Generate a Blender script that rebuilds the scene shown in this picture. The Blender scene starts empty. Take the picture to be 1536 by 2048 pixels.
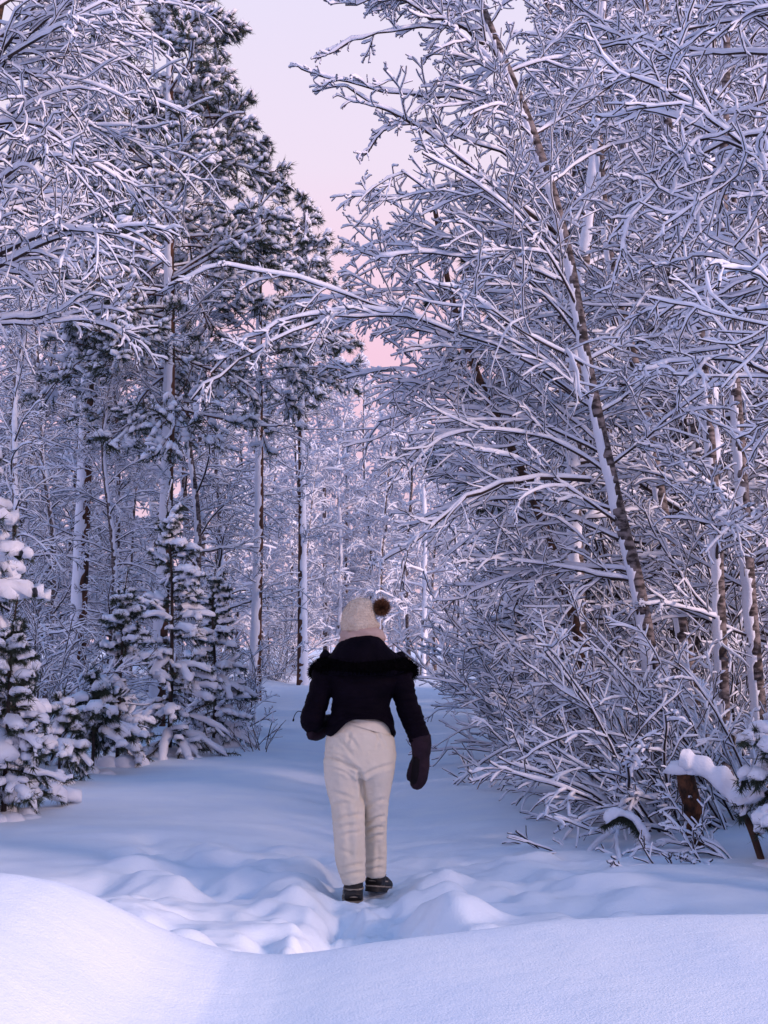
import bpy, math
import numpy as np

S = bpy.context.scene
COL = S.collection
rad = math.radians

# ------------------------------------------------------------------ camera
FPX = 2400.0                       # focal length in photo pixels (photo 1536 x 2048)
CAM = np.array([0.0, 0.0, 1.30])
PITCH = math.atan((1290 - 1024) / FPX)
cam_d = bpy.data.cameras.new('camera')
cam = bpy.data.objects.new('camera', cam_d)
COL.objects.link(cam)
cam.location = CAM
cam.rotation_euler = (math.pi / 2 + PITCH, 0, 0)
cam_d.sensor_fit = 'HORIZONTAL'
cam_d.sensor_width = 36.0
cam_d.lens = 36.0 * FPX / 1536
cam_d.clip_start = 0.05
cam_d.clip_end = 2000
S.camera = cam

# ------------------------------------------------------------------ sky and sun
SUN_EL, SUN_AZ = 23.0, 118.0       # low winter sun behind the right wood
W = bpy.data.worlds.new('World'); S.world = W; W.use_nodes = True
nt = W.node_tree; nt.nodes.clear()
N, LK = nt.nodes.new, nt.links.new
out = N('ShaderNodeOutputWorld'); bg = N('ShaderNodeBackground')
bg.inputs['Strength'].default_value = 0.1
sky = N('ShaderNodeTexSky'); sky.sky_type = 'NISHITA'; sky.sun_disc = False
sky.sun_elevation = rad(SUN_EL); sky.sun_rotation = rad(SUN_AZ)
sky.air_density = 1.0; sky.dust_density = 1.0; sky.ozone_density = 2.0
tc = N('ShaderNodeTexCoord'); sp = N('ShaderNodeSeparateXYZ')
LK(tc.outputs['Generated'], sp.inputs[0])
ramp = N('ShaderNodeValToRGB'); cr = ramp.color_ramp
LK(sp.outputs['Z'], ramp.inputs['Fac'])
def stop(p, c):
    e = cr.elements.new(p); e.color = (*c, 1)
cr.elements[0].position = 0.0; cr.elements[0].color = (0.80, 0.54, 0.68, 1)
cr.elements[1].position = 1.0; cr.elements[1].color = (0.05, 0.26, 0.66, 1)
stop(0.24, (0.93, 0.59, 0.74)); stop(0.31, (0.94, 0.67, 0.82))
stop(0.38, (0.88, 0.74, 0.89)); stop(0.50, (0.82, 0.75, 0.94)); stop(0.64, (0.40, 0.53, 0.92)); stop(0.82, (0.11, 0.33, 0.76))
sc1 = N('ShaderNodeVectorMath'); sc1.operation = 'SCALE'; sc1.inputs['Scale'].default_value = 10.7
LK(ramp.outputs['Color'], sc1.inputs[0])
mix = N('ShaderNodeMix'); mix.data_type = 'RGBA'; mix.inputs['Factor'].default_value = 0.12
LK(sc1.outputs[0], mix.inputs['A']); LK(sky.outputs['Color'], mix.inputs['B'])
LK(mix.outputs['Result'], bg.inputs['Color']); LK(bg.outputs[0], out.inputs['Surface'])

sun_d = bpy.data.lights.new('sun', 'SUN'); sun = bpy.data.objects.new('sun', sun_d); COL.objects.link(sun)
sun_d.energy = 3.15; sun_d.angle = rad(9); sun_d.color = (1.0, 0.67, 0.60)
_el, _az = rad(SUN_EL), rad(SUN_AZ)
sv = np.array([math.sin(_az) * math.cos(_el), math.cos(_az) * math.cos(_el), math.sin(_el)])
from mathutils import Vector
sun.rotation_euler = Vector((-sv[0], -sv[1], -sv[2])).to_track_quat('-Z', 'Y').to_euler()

S.view_settings.view_transform = 'Standard'; S.view_settings.look = 'None'
S.view_settings.gamma = 1.0; S.view_settings.use_curve_mapping = False
S.view_settings.exposure = 0.07
S.render.engine = 'CYCLES'
S.cycles.use_denoising = True
S.cycles.max_bounces = 4; S.cycles.diffuse_bounces = 3; S.cycles.glossy_bounces = 2
S.cycles.use_adaptive_sampling = False

# ------------------------------------------------------------------ helpers
_F = np.array([0, math.cos(PITCH), math.sin(PITCH)]); _U = np.array([0, -math.sin(PITCH), math.cos(PITCH)])
def at(px, py, Y):
    """world point that lies Y metres in front of the camera along the trail, seen at photo pixel px,py"""
    d = _F + np.array([1.0, 0, 0]) * (px - 768) / FPX + _U * (1024 - py) / FPX
    return CAM + d * (Y / d[1])
def nrm(v):
    return v / np.maximum(np.linalg.norm(v, axis=-1, keepdims=True), 1e-9)
def sstep(a, b, x):
    t = np.clip((x - a) / (b - a), 0, 1); return t * t * (3 - 2 * t)

def _hash(ix, iy, iz, seed):
    h = (ix.astype(np.int64) * 374761393 + iy.astype(np.int64) * 668265263 + iz.astype(np.int64) * 2147483647 + seed * 974634757) & 0xFFFFFFFF
    h = ((h ^ (h >> 13)) * 1274126177) & 0xFFFFFFFF
    h = ((h ^ (h >> 15)) * 2246822519) & 0xFFFFFFFF
    return ((h ^ (h >> 16)) & 0xFFFF) / 32767.5 - 1.0
def vnoise(p, seed=0):
    """smooth value noise, p (...,3) -> -1..1"""
    i = np.floor(p); f = p - i; f = f * f * f * (f * (f * 6 - 15) + 10)
    i = i.astype(np.int64); r = 0
    for dx in (0, 1):
        wx = f[..., 0] if dx else 1 - f[..., 0]
        for dy in (0, 1):
            wy = f[..., 1] if dy else 1 - f[..., 1]
            for dz in (0, 1):
                wz = f[..., 2] if dz else 1 - f[..., 2]
                r = r + wx * wy * wz * _hash(i[..., 0] + dx, i[..., 1] + dy, i[..., 2] + dz, seed)
    return r
def fbm(p, o=3, seed=0):
    r = 0; a = 1; t = 0
    for k in range(o):
        r = r + a * vnoise(p * 2.03 ** k + 17.3 * k, seed + k); t += a; a *= 0.5
    return r / t
def n2(x, y, s, o=3, seed=0):
    return fbm(np.stack([x / s, y / s, np.zeros_like(x) + 0.37], -1), o, seed)

def np_mesh(name, V, faces, mat, smooth=True):
    """faces: list of int arrays (n,3) or (n,4)"""
    me = bpy.data.meshes.new(name)
    faces = [np.asarray(f, dtype=np.int32) for f in faces if len(f)]
    me.vertices.add(len(V)); me.vertices.foreach_set('co', np.ascontiguousarray(V, dtype=np.float32).ravel())
    loops = np.concatenate([f.ravel() for f in faces])
    tot = np.concatenate([np.full(len(f), f.shape[1], np.int32) for f in faces])
    st = np.concatenate([[0], np.cumsum(tot)[:-1]]).astype(np.int32)
    me.loops.add(len(loops)); me.loops.foreach_set('vertex_index', loops)
    me.polygons.add(len(tot)); me.polygons.foreach_set('loop_start', st)
    me.polygons.foreach_set('use_smooth', np.full(len(tot), smooth, dtype=bool))
    me.update(calc_edges=True); me.validate()
    if mat: me.materials.append(mat)
    return me
def obj(name, me, parent=None):
    o = bpy.data.objects.new(name, me); COL.objects.link(o)
    if parent: o.parent = parent
    return o
def tag(o, label=None, cat=None, group=None, kind=None):
    if label: o['label'] = label
    if cat: o['category'] = cat
    if group: o['group'] = group
    if kind: o['kind'] = kind
    return o
def thing(name, label, cat, loc=(0, 0, 0), group=None):
    o = bpy.data.objects.new(name, None); COL.objects.link(o); o.location = loc
    o.empty_display_size = 0.2
    return tag(o, label, cat, group)
class MB:
    """collects vertex / face arrays and links them as one mesh"""
    def __init__(s): s.V = []; s.F = []; s.n = 0
    def add(s, V, *F):
        V = np.asarray(V).reshape(-1, 3)
        for f in F:
            if len(f): s.F.append(np.asarray(f) + s.n)
        s.V.append(V); s.n += len(V); return s
    def mesh(s, name, mat, smooth=True):
        f3 = [f for f in s.F if f.shape[1] == 3]; f4 = [f for f in s.F if f.shape[1] == 4]
        fs = ([np.concatenate(f3)] if f3 else []) + ([np.concatenate(f4)] if f4 else [])
        return np_mesh(name, np.concatenate(s.V), fs, mat, smooth)
    def build(s, name, mat, parent=None, smooth=True):
        return obj(name, s.mesh(name, mat, smooth), parent)

# ------------------------------------------------------------------ materials
def new_mat(name):
    m = bpy.data.materials.new(name); m.use_nodes = True
    n = m.node_tree; b = n.nodes['Principled BSDF']; return m, n, b
def noise_mat(name, c0, c1, scale=5, rough=0.8, detail=4, stretch=(1, 1, 1), bump=0.0, bscale=None, spec=0.3, lo=0.35, hi=0.65, bdist=0.01, sheen=0):
    m, n, b = new_mat(name)
    t = n.nodes.new('ShaderNodeTexCoord'); mp = n.nodes.new('ShaderNodeMapping'); mp.inputs['Scale'].default_value = stretch
    n.links.new(t.outputs['Object'], mp.inputs[0])
    z = n.nodes.new('ShaderNodeTexNoise'); z.inputs['Scale'].default_value = scale; z.inputs['Detail'].default_value = detail
    n.links.new(mp.outputs[0], z.inputs['Vector'])
    r = n.nodes.new('ShaderNodeValToRGB'); r.color_ramp.elements[0].position = lo; r.color_ramp.elements[1].position = hi
    r.color_ramp.elements[0].color = (*c0, 1); r.color_ramp.elements[1].color = (*c1, 1)
    n.links.new(z.outputs['Fac'], r.inputs[0]); n.links.new(r.outputs[0], b.inputs['Base Color'])
    b.inputs['Roughness'].default_value = rough; b.inputs['Specular IOR Level'].default_value = spec
    if sheen: b.inputs['Sheen Weight'].default_value = sheen
    if bump:
        z2 = n.nodes.new('ShaderNodeTexNoise'); z2.inputs['Scale'].default_value = bscale or scale; z2.inputs['Detail'].default_value = 5
        n.links.new(mp.outputs[0], z2.inputs['Vector'])
        bp = n.nodes.new('ShaderNodeBump'); bp.inputs['Strength'].default_value = bump; bp.inputs['Distance'].default_value = bdist
        n.links.new(z2.outputs['Fac'], bp.inputs['Height']); n.links.new(bp.outputs[0], b.inputs['Normal'])
    return m
M = {}
M['snow'] = noise_mat('snow', (0.73, 0.79, 0.93), (0.79, 0.84, 0.95), 6, 0.75, bump=0.35, bscale=60, bdist=0.012, spec=0.2)
M['ground_snow'] = noise_mat('ground_snow', (0.69, 0.80, 0.945), (0.75, 0.845, 0.955), 2.5, 0.7, bump=0.30, bscale=150, bdist=0.010, spec=0.25)
M['twig'] = noise_mat('twig_bark', (0.018, 0.013, 0.014), (0.050, 0.034, 0.032), 9, 0.8)
M['birch'] = noise_mat('birch_bark', (0.035, 0.028, 0.029), (0.22, 0.19, 0.195), 13, 0.75, stretch=(1, 1, 2.2), bump=0.5, bscale=14, lo=0.42, hi=0.60)
M['birch_brown'] = noise_mat('birch_brown_bark', (0.03, 0.018, 0.014), (0.11, 0.055, 0.034), 14, 0.75, stretch=(1, 1, 3), bump=0.6, bscale=18)
M['pinebark'] = noise_mat('pine_bark', (0.028, 0.018, 0.015), (0.13, 0.062, 0.042), 10, 0.9, stretch=(1, 1, 0.35), bump=0.8, bscale=14, bdist=0.02)
M['frost_twig'] = noise_mat('frosted_twig', (0.30, 0.26, 0.29), (0.50, 0.45, 0.49), 9, 0.8)
M['needle'] = noise_mat('needles', (0.022, 0.036, 0.028), (0.055, 0.075, 0.052), 3, 0.7)
M['needle_far'] = noise_mat('needles_grey_green', (0.040, 0.055, 0.042), (0.085, 0.095, 0.070), 3, 0.7)

# ------------------------------------------------------------------ ground: one snow sheet
_r = np.random.default_rng(11)
_bumps = []
for k in range(80):
    _bumps.append((_r.uniform(-1.75, -0.30), _r.uniform(4.6, 8.4), _r.uniform(0.07, 0.18), _r.uniform(0.07, 0.17), _r.choice([-1, -1, 1, 1]) * _r.uniform(0.025, 0.075)))
for k in range(34):
    _bumps.append((_r.uniform(0.20, 1.35), _r.uniform(4.9, 6.9), _r.uniform(0.08, 0.22), _r.uniform(0.07, 0.14), _r.choice([-1, -1, 1, 1]) * _r.uniform(0.025, 0.075)))
for k in range(14):
    _bumps.append((_r.uniform(-0.9, 0.7), _r.uniform(8, 16), _r.uniform(0.2, 0.5), _r.uniform(0.2, 0.6), -_r.uniform(0.03, 0.06)))
_bx = [-2.2, -1.30, -1.00, -0.84, -0.70, -0.55, -0.38, -0.20, 0.0, 0.25, 0.6, 0.9, 1.3, 2.4]
_bz = [0.70, 0.70, 0.675, 0.60, 0.48, 0.395, 0.36, 0.375, 0.40, 0.42, 0.445, 0.455, 0.455, 0.46]
def height(x, y):
    x = np.asarray(x, float); y = np.asarray(y, float)
    wl = -2.75 + 0.25 * n2(y, y * 0, 3.1, 2, 5); wr = 1.75 + 0.0 * y + 0.25 * n2(y, y * 0, 2.7, 2, 6) + 0.9 * sstep(9, 6.5, y)
    side = sstep(0, 1.6, wl - x) + sstep(0, 1.6, x - wr)
    z = 0.03 * n2(x, y, 2.2, 3, 1) + 0.13 * side + side * 0.10 * n2(x, y, 1.1, 3, 2)
    z = z + 0.25 * sstep(18, 60, y) * (0.4 + 0.5 * n2(x, y, 9, 2, 3))
    # old sunken trail down the middle, fresh deep trench behind the walker
    cx = -0.10 + 0.10 * np.sin(y * 0.45) * sstep(8, 12, y) + 0.16 * sstep(6.6, 4.8, y)
    z = z - 0.10 * np.exp(-((x - cx) / 0.75) ** 2) * sstep(5, 8, y) * (1 - 0.6 * sstep(14, 30, y))
    tw = 0.20 + 0.05 * n2(x, y, 0.5, 2, 8) + 0.14 * sstep(6.6, 5.0, y)
    tr = sstep(1.5, 0.75, np.abs(x - cx) / tw) * sstep(7.75, 7.25, y)
    z = z - (0.062 + 0.07 * sstep(6.7, 6.1, y)) * tr * (1 + 0.40 * n2(x, y, 0.16, 3, 9)) * (1 + 0.7 * sstep(6.5, 5.6, y)) + tr * 0.022 * n2(x, y, 0.055, 2, 19) + 0.06 * np.exp(-((np.abs(x - cx) - 0.40) / 0.14) ** 2) * sstep(7.6, 7.0, y) * (1 + 0.5 * n2(x, y, 0.3, 2, 10))
    # trodden patch, half drifted over
    fp = sstep(9.0, 7.2, y) * sstep(-2.1, -1.2, x) * sstep(1.7, 0.9, x)
    z = z + fp * (0.085 * n2(x, y * 1.4, 0.42, 2, 12) + 0.045 * n2(x, y * 1.3, 0.20, 2, 15)) + 0.03 * sstep(13, 9, y) * n2(x, y * 2.2, 0.9, 2, 16)
    for bx, by in ((-0.20, 6.42), (0.02, 6.05), (-0.12, 5.68), (0.10, 5.35), (-0.05, 5.05)):
        z = z - 0.085 * sstep(1.25, 0.6, np.hypot((x - bx) / 0.085, (y - by) / 0.17))
    zb = 0
    for bx, by, sx, sy, a in _bumps:
        zb = zb + a * np.exp(-((x - bx) / sx) ** 2 - ((y - by) / sy) ** 2)
    z = z + 0.085 * np.tanh(zb / 0.085)
    z = z + 0.42 * np.exp(-((x - 3.0) / 1.0) ** 2 - ((y - 30) / 4.0) ** 2)
    # roadside snow bank in front of the camera
    c = np.interp(x, _bx, _bz)
    c = (np.interp(x - 0.08, _bx, _bz) + c + np.interp(x + 0.08, _bx, _bz)) / 3
    yc = 3.75 + 0.10 * np.sin(x * 1.7) - 0.35 * sstep(-0.5, -1.2, x)
    back = sstep(yc + 1.15, yc, y)
    front = c - 0.06 * sstep(yc, yc - 1.6, y) - 0.05 * np.exp(-((x - 0.32) / 0.25) ** 2 - ((y - 2.42) / 0.22) ** 2)
    b = front * back + 0.010 * n2(x, y * 0.5, 0.55, 3, 14) * back
    b = np.where(y < 1.6, b * sstep(-0.6, 1.6, y), b)
    return z * (1 - back) + b
def axis(parts):
    a = [np.arange(p[0], p[1], p[2]) for p in parts]; return np.concatenate(a)
def geo(a, b, first, g):
    o = [a]; s = first
    while abs(o[-1] - a) < abs(b - a): o.append(o[-1] + math.copysign(s, b - a)); s *= g
    return np.array(o[1:])
gx = np.concatenate([geo(-3.2, -400, 0.05, 1.16)[::-1], np.arange(-3.2, -0.55, 0.03), np.arange(-0.55, 0.6, 0.016), np.arange(0.6, 2.9, 0.03), geo(2.88, 400, 0.05, 1.16)])
gy = np.concatenate([geo(1.9, -200, 0.06, 1.25)[::-1], np.arange(1.9, 4.6, 0.032), np.arange(4.6, 7.6, 0.022), np.arange(7.6, 9.2, 0.03), geo(9.18, 600, 0.035, 1.035)])
X, Y = np.meshgrid(gx, gy, indexing='ij')
Z = height(X, Y)
nx, ny = len(gx), len(gy)
idx = np.arange(nx * ny).reshape(nx, ny)
quads = np.stack([idx[:-1, :-1], idx[1:, :-1], idx[1:, 1:], idx[:-1, 1:]], -1).reshape(-1, 4)
ground = obj('ground', np_mesh('ground', np.stack([X, Y, Z], -1).reshape(-1, 3), [quads], M['ground_snow']))
_n = M['ground_snow'].node_tree; _b = [q for q in _n.nodes if q.type == 'BUMP'][0]   # wind ripples and soft crust under the grain
_t = _n.nodes.new('ShaderNodeTexCoord'); _m = _n.nodes.new('ShaderNodeMapping'); _m.inputs['Scale'].default_value = (1.0, 1.6, 1.0); _m.inputs['Rotation'].default_value = (0, 0, 0.5)
_z = _n.nodes.new('ShaderNodeTexNoise'); _z.inputs['Scale'].default_value = 9; _z.inputs['Detail'].default_value = 6; _z.inputs['Roughness'].default_value = 0.62
_b2 = _n.nodes.new('ShaderNodeBump'); _b2.inputs['Strength'].default_value = 0.22; _b2.inputs['Distance'].default_value = 0.03
_n.links.new(_t.outputs['Object'], _m.inputs[0]); _n.links.new(_m.outputs[0], _z.inputs['Vector']); _n.links.new(_z.outputs['Fac'], _b2.inputs['Height']); _n.links.new(_b2.outputs[0], _b.inputs['Normal'])
tag(ground, 'deep snow with a trodden trail and a smooth bank in front', kind='structure')
def gz(x, y): return float(height(np.array([x]), np.array([y]))[0])
# ------------------------------------------------------------------ branch growth (vectorised)
def grow(p0, d0, L, n, rng, wig, grav, lift=0.0):
    B = len(p0); P = np.empty((B, n, 3)); P[:, 0] = p0; d = nrm(d0.copy()); st = (L / (n - 1))[:, None]
    dr = rng.normal(0, 1, (B, 3)) * wig * 0.4
    for i in range(1, n):
        d = d + rng.normal(0, 1, (B, 3)) * wig + dr
        d[:, 2] -= (grav * (0.3 + 1.4 * i / n) - lift)
        d = nrm(d); P[:, i] = P[:, i - 1] + d * st
    return P
def along(P, b, t):
    n = P.shape[1]; f = t * (n - 1); i = np.minimum(f.astype(int), n - 2); f = (f - i)[:, None]
    a, c = P[b, i], P[b, i + 1]
    return a + (c - a) * f, nrm(c - a)
def sprout(P, R, L, k, rng, t0, t1, lr, ang, n, wig, grav, flat=0.5, up=0.0, rmin=0.005, rr=0.6):
    """k children on each polyline"""
    B = len(P); b = np.repeat(np.arange(B), k); m = len(b)
    t = np.tile((np.arange(k) + 0.5) / k, B) + rng.uniform(-0.5, 0.5, m) / k
    t = t0 + (t1 - t0) * np.clip(t, 0, 1)
    p, T = along(P, b, t)
    q = rng.normal(0, 1, (m, 3)); q[:, 2] *= flat
    q = nrm(q - T * (q * T).sum(-1, keepdims=True))
    a = np.radians(rng.uniform(ang[0], ang[1], m))[:, None]
    d = T * np.cos(a) + q * np.sin(a); d[:, 2] += up
    l = L[b] * rng.uniform(lr[0], lr[1], m) * (1.15 - 0.75 * t)
    Pc = grow(p, d, l, n, rng, wig, grav)
    nR = R.shape[1]; r0 = np.maximum(R[b, np.minimum((t * (nR - 1)).astype(int), nR - 1)] * rr, rmin)
    return Pc, taper(r0, n, rmin), l, b
def taper(r0, n, rmin, end=0.35):
    return np.maximum(r0[:, None] * np.linspace(1, end, n)[None], rmin)
def frames(P):
    T = np.empty_like(P); T[:, 1:-1] = P[:, 2:] - P[:, :-2]; T[:, 0] = P[:, 1] - P[:, 0]; T[:, -1] = P[:, -1] - P[:, -2]
    T = nrm(T); z = np.array([0.02, 0.01, 1.0]); Sx = nrm(np.cross(T, z)); U = np.cross(Sx, T)
    return T, Sx, U
def tube_idx(B, n, k):
    base = np.arange(B)[:, None, None] * (n * k) + np.arange(n - 1)[None, :, None] * k
    a = base + np.arange(k)[None, None]; b = base + (np.arange(k) + 1)[None, None] % k
    return np.stack([a, b, b + k, a + k], -1).reshape(-1, 4)
def tubes(mb, P, R, k=3):
    if not len(P): return
    T, Sx, U = frames(P); a = np.arange(k) * 2 * math.pi / k - math.pi / 2
    V = P[:, :, None] + R[:, :, None, None] * (np.cos(a)[:, None] * Sx[:, :, None] + np.sin(a)[:, None] * U[:, :, None])
    mb.add(V, tube_idx(*P.shape[:2], k))
PROF5 = np.array([(-1, .05), (-.62, .80), (.62, .80), (1, .05), (0, -.12)])
PROF4 = np.array([(-1, -.05), (-.55, .85), (.55, .85), (1, -.05)])
PROF7 = np.array([(-.92, -.05), (-.95, .45), (-.5, .93), (.5, .93), (.95, .45), (.92, -.05), (0, -.2)])
def snowcaps(mb, P, R, w, h, rng, lump=0.35, gap=0.06, rime=0.25, prof=PROF5, hang=0.0, tip=0.45):
    """snow lying along the upper side of each branch: thick where it runs level, thin where it climbs"""
    B, n = P.shape[:2]
    if not B: return
    T, Sx, U = frames(P); c = np.sqrt(np.clip(1 - T[..., 2] ** 2, 0, 1)); c = np.maximum(c ** 1.5, rime)
    g = rng.uniform(1 - lump, 1 + lump, (B, n)); g[:, 1:-1] = (g[:, :-2] + 2 * g[:, 1:-1] + g[:, 2:]) / 4 + 0.4 * lump * rng.uniform(-1, 1, (B, n - 2))
    g *= np.where(rng.random((B, n)) < gap, 0.25, 1.0)
    g[:, 0] *= 0.7; g[:, -1] *= tip
    ww = R * 0.8 + w * c * g; hh = h * c * g + R * 0.6
    o = P + U * (R * 0.25)[..., None]; pr = prof
    up = nrm(U + np.array([0, 0, 0.6]))
    V = o[:, :, None] + (ww[:, :, None, None] * pr[:, 0][:, None]) * Sx[:, :, None] + (hh[:, :, None, None] * pr[:, 1][:, None]) * up[:, :, None]
    V = V + rng.normal(0, 1, V.shape) * (ww * 0.10)[:, :, None, None]
    k = len(pr); mb.add(V, tube_idx(B, n, k))
    if k > 5:
        e = np.arange(B)[:, None] * (n * k) + (n - 1) * k
        f = np.stack([e[:, 0] + i for i in (0, 1, 2, 3)], -1), np.stack([e[:, 0] + i for i in (0, 3, 4, 5)], -1)
        mb.F.extend([x + mb.n - B * n * k for x in f])
def catmull(pts, n):
    pts = np.asarray(pts, float); m = len(pts); P = np.vstack([2 * pts[0] - pts[1], pts, 2 * pts[-1] - pts[-2]])
    u = np.linspace(0, m - 1, n); i = np.minimum(u.astype(int), m - 2); t = (u - i)[:, None]
    a, b, c, d = P[i], P[i + 1], P[i + 2], P[i + 3]
    return 0.5 * (2 * b + (c - a) * t + (2 * a - 5 * b + 4 * c - d) * t ** 2 + (3 * b - a - 3 * c + d) * t ** 3)
def trunk_mesh(pts, r0, r1, n=44, k=12, rough=0.10, seed=0):
    """-> tube with flare and uneven girth, plus the centre line and radii"""
    C = catmull(pts, n); t = np.linspace(0, 1, n)
    R = r0 + (r1 - r0) * t ** 0.9 + r0 * 0.45 * np.exp(-t * 30)
    T, Sx, U = frames(C[None]); T, Sx, U = T[0], Sx[0], U[0]
    # stable frame for near-vertical stems
    Sx = nrm(np.array([1.0, 0, 0]) - T * T[:, :1]); U = np.cross(T, Sx)
    a = np.arange(k) * 2 * math.pi / k
    D = np.cos(a)[None, :, None] * Sx[:, None] + np.sin(a)[None, :, None] * U[:, None]
    nz = fbm(np.concatenate([D * 1.3, np.zeros((n, k, 0))], -1) + C[:, None] * np.array([1, 1, 3.0]), 3, seed)
    return C, R, D, nz
def trunk_build(parent, pts, r0, r1, mat, n=44, k=12, rough=0.12, seed=0, snow_dir=None, snow_amt=0.5, snow_th=0.022, name='trunk', patchw=1.8):
    C, R, D, nz = trunk_mesh(pts, r0, r1, n, k, rough, seed)
    rr = R[:, None] * (1 + rough * nz)
    mb = MB(); mb.add(C[:, None] + D * rr[..., None], tube_idx(1, n, k)); tr = mb.build(name, mat, parent)
    if snow_dir is not None:
        n2_, k2 = n * 4, 20
        C2, R2, D2, nz2 = trunk_mesh(pts, r0, r1, n2_, k2, rough, seed)
        face = (D2 * nrm(np.array(snow_dir, float))).sum(-1)
        patch = fbm(np.concatenate([D2 * R2[:, None, None] * 12], -1) + C2[:, None] * np.array([12, 12, 13.0]), 3, seed + 5)
        th = snow_th * np.clip((face - (1 - 2 * snow_amt)) * 1.5 + patch * patchw, -1.2, 1.0)
        r2 = R2[:, None] * (1 + rough * nz2) + np.where(th > 0, th, -0.02)
        mb = MB(); mb.add(C2[:, None] + D2 * r2[..., None], tube_idx(1, n2_, k2)); mb.build('trunk_snow', M['snow'], tr)
    return tr, C, R

def crown_levels(P, R, L, rng, spec):
    """limbs -> list of (P,R,limb id) per level"""
    ids = np.arange(len(P)); lev = [(P, R, ids)]
    for s in spec:
        P, R, L, b = sprout(P, R, L, s['k'], rng, s.get('t0', 0.15), s.get('t1', 1.0), s['lr'], s['ang'], s['n'], s['wig'], s['grav'], s.get('flat', 0.5), s.get('up', 0), s.get('rmin', 0.005), s.get('rr', 0.6))
        ids = ids[b]; lev.append((P, R, ids))
    return lev
SNOW_W = [0.0135, 0.0098, 0.0076, 0.0068]; SNOW_H = [0.033, 0.025, 0.0185, 0.0145]
def crown_build(parent, lev, rng, split, wood, sw=1.0, sh=1.0, rime=0.25, gap=0.06, kt=3, lump=0.35):
    ids = np.unique(lev[0][2]) if split else [None]
    for i in ids:
        a, b = MB(), MB()
        for q, (P, R, d) in enumerate(lev):
            if i is not None: m = d == i; P, R = P[m], R[m]
            if not len(P): continue
            tubes(a, P, R, 4 if q == 0 else kt)
            snowcaps(b, P, R, SNOW_W[q] * sw, SNOW_H[q] * sh, rng, rime=rime, gap=gap, lump=lump, prof=PROF5 if q < 1 else PROF4)
        lm = a.build('limb' if split else 'crown', wood, parent)
        b.build('limb_snow' if split else 'crown_snow', M['snow'], lm)
BIRCH = [dict(k=8, lr=(0.30, 0.70), ang=(18, 58), n=8, wig=0.095, grav=0.030, flat=0.9, t0=0.08, rmin=0.0056),
         dict(k=6, lr=(0.28, 0.66), ang=(20, 66), n=5, wig=0.15, grav=0.035, flat=1.0, t0=0.06, rmin=0.0045),
         dict(k=2, lr=(0.30, 0.65), ang=(20, 65), n=3, wig=0.16, grav=0.03, flat=1.0, t0=0.15, rmin=0.0040)]
def spec_mod(spec, **kw):
    o = [dict(s) for s in spec]
    for k, v in kw.items():
        for i, x in enumerate(v): o[i][k] = x
    return o
def limbs_on(C, R, rng, num, t0, t1, az, azs, el, elend, len0, len1, r=0.27, n=13, wig=0.055, grav=0.03, rmin=0.007, lpow=1.0, tpow=1.0):
    """limb polylines along a stem: azimuth az +- azs (degrees, 0 = +x, 90 = away), elevation el..elend"""
    t = t0 + (t1 - t0) * ((np.arange(num) + rng.uniform(0, 1, num)) / num) ** tpow
    p, T = along(C[None], np.zeros(num, int), t)
    s = (t - t0) / max(t1 - t0, 1e-6)
    A = np.radians(az + azs * rng.uniform(-1, 1, num)); E = np.radians(el + (elend - el) * s + rng.normal(0, 9, num))
    d = np.stack([np.cos(A) * np.cos(E), np.sin(A) * np.cos(E), np.sin(E)], -1)
    L = (len0 + (len1 - len0) * s ** lpow) * rng.uniform(0.75, 1.2, num)
    rl = np.maximum(np.interp(t, np.linspace(0, 1, len(R)), R) * r, rmin * 1.6) * np.clip(L / 1.5, 0.5, 1)
    return grow(p, d, L, n, rng, wig, grav), taper(rl, n, rmin, 0.25), L

def copy_tree(root, loc, rz, s, label, group=None):
    r = root.copy(); COL.objects.link(r); r.location = loc; r.rotation_euler = (0, 0, rz); r.scale = (s, s, s)
    r['label'] = label
    if group: r['group'] = group
    for ch in root.children:
        c = ch.copy(); COL.objects.link(c); c.parent = r
        for g in ch.children:
            d = g.copy(); COL.objects.link(d); d.parent = c
    return r

# ------------------------------------------------------------------ needle trees
def needle_blades(mb, p, d, rng, per, ln, wd, spread=0.9, down=0.0):
    """thin needles springing from points p round direction d"""
    m = len(p) * per; b = np.repeat(np.arange(len(p)), per)
    q = rng.normal(0, 1, (m, 3)); v = nrm(d[b] * 0.75 + q * spread * 0.6 + np.array([0, 0, -down]))
    l = rng.uniform(0.6, 1.15, m)[:, None] * ln; s = nrm(np.cross(v, rng.normal(0, 1, (m, 3)))) * wd
    a = p[b] + d[b] * rng.uniform(-0.5, 0.5, m)[:, None] * ln
    V = np.stack([a - s, a + s, a + v * l], 1); mb.add(V, np.arange(m * 3).reshape(-1, 3))
_rings = [(1.0, -0.05, 6), (0.72, 0.68, 6)]
_dome = np.array([(r * math.cos(2 * math.pi * (i + 0.5 * j) / k), r * math.sin(2 * math.pi * (i + 0.5 * j) / k), z) for j, (r, z, k) in enumerate(_rings) for i in range(k)] + [(0, 0, 1.0), (0, 0, -0.25)])
_df = [(i, (i + 1) % 6, 6 + i) for i in range(6)] + [((i + 1) % 6, 6 + (i + 1) % 6, 6 + i) for i in range(6)] + [(6 + i, 6 + (i + 1) % 6, 12) for i in range(6)] + [((i + 1) % 6, i, 13) for i in range(6)]
_df = np.array(_df)
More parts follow.
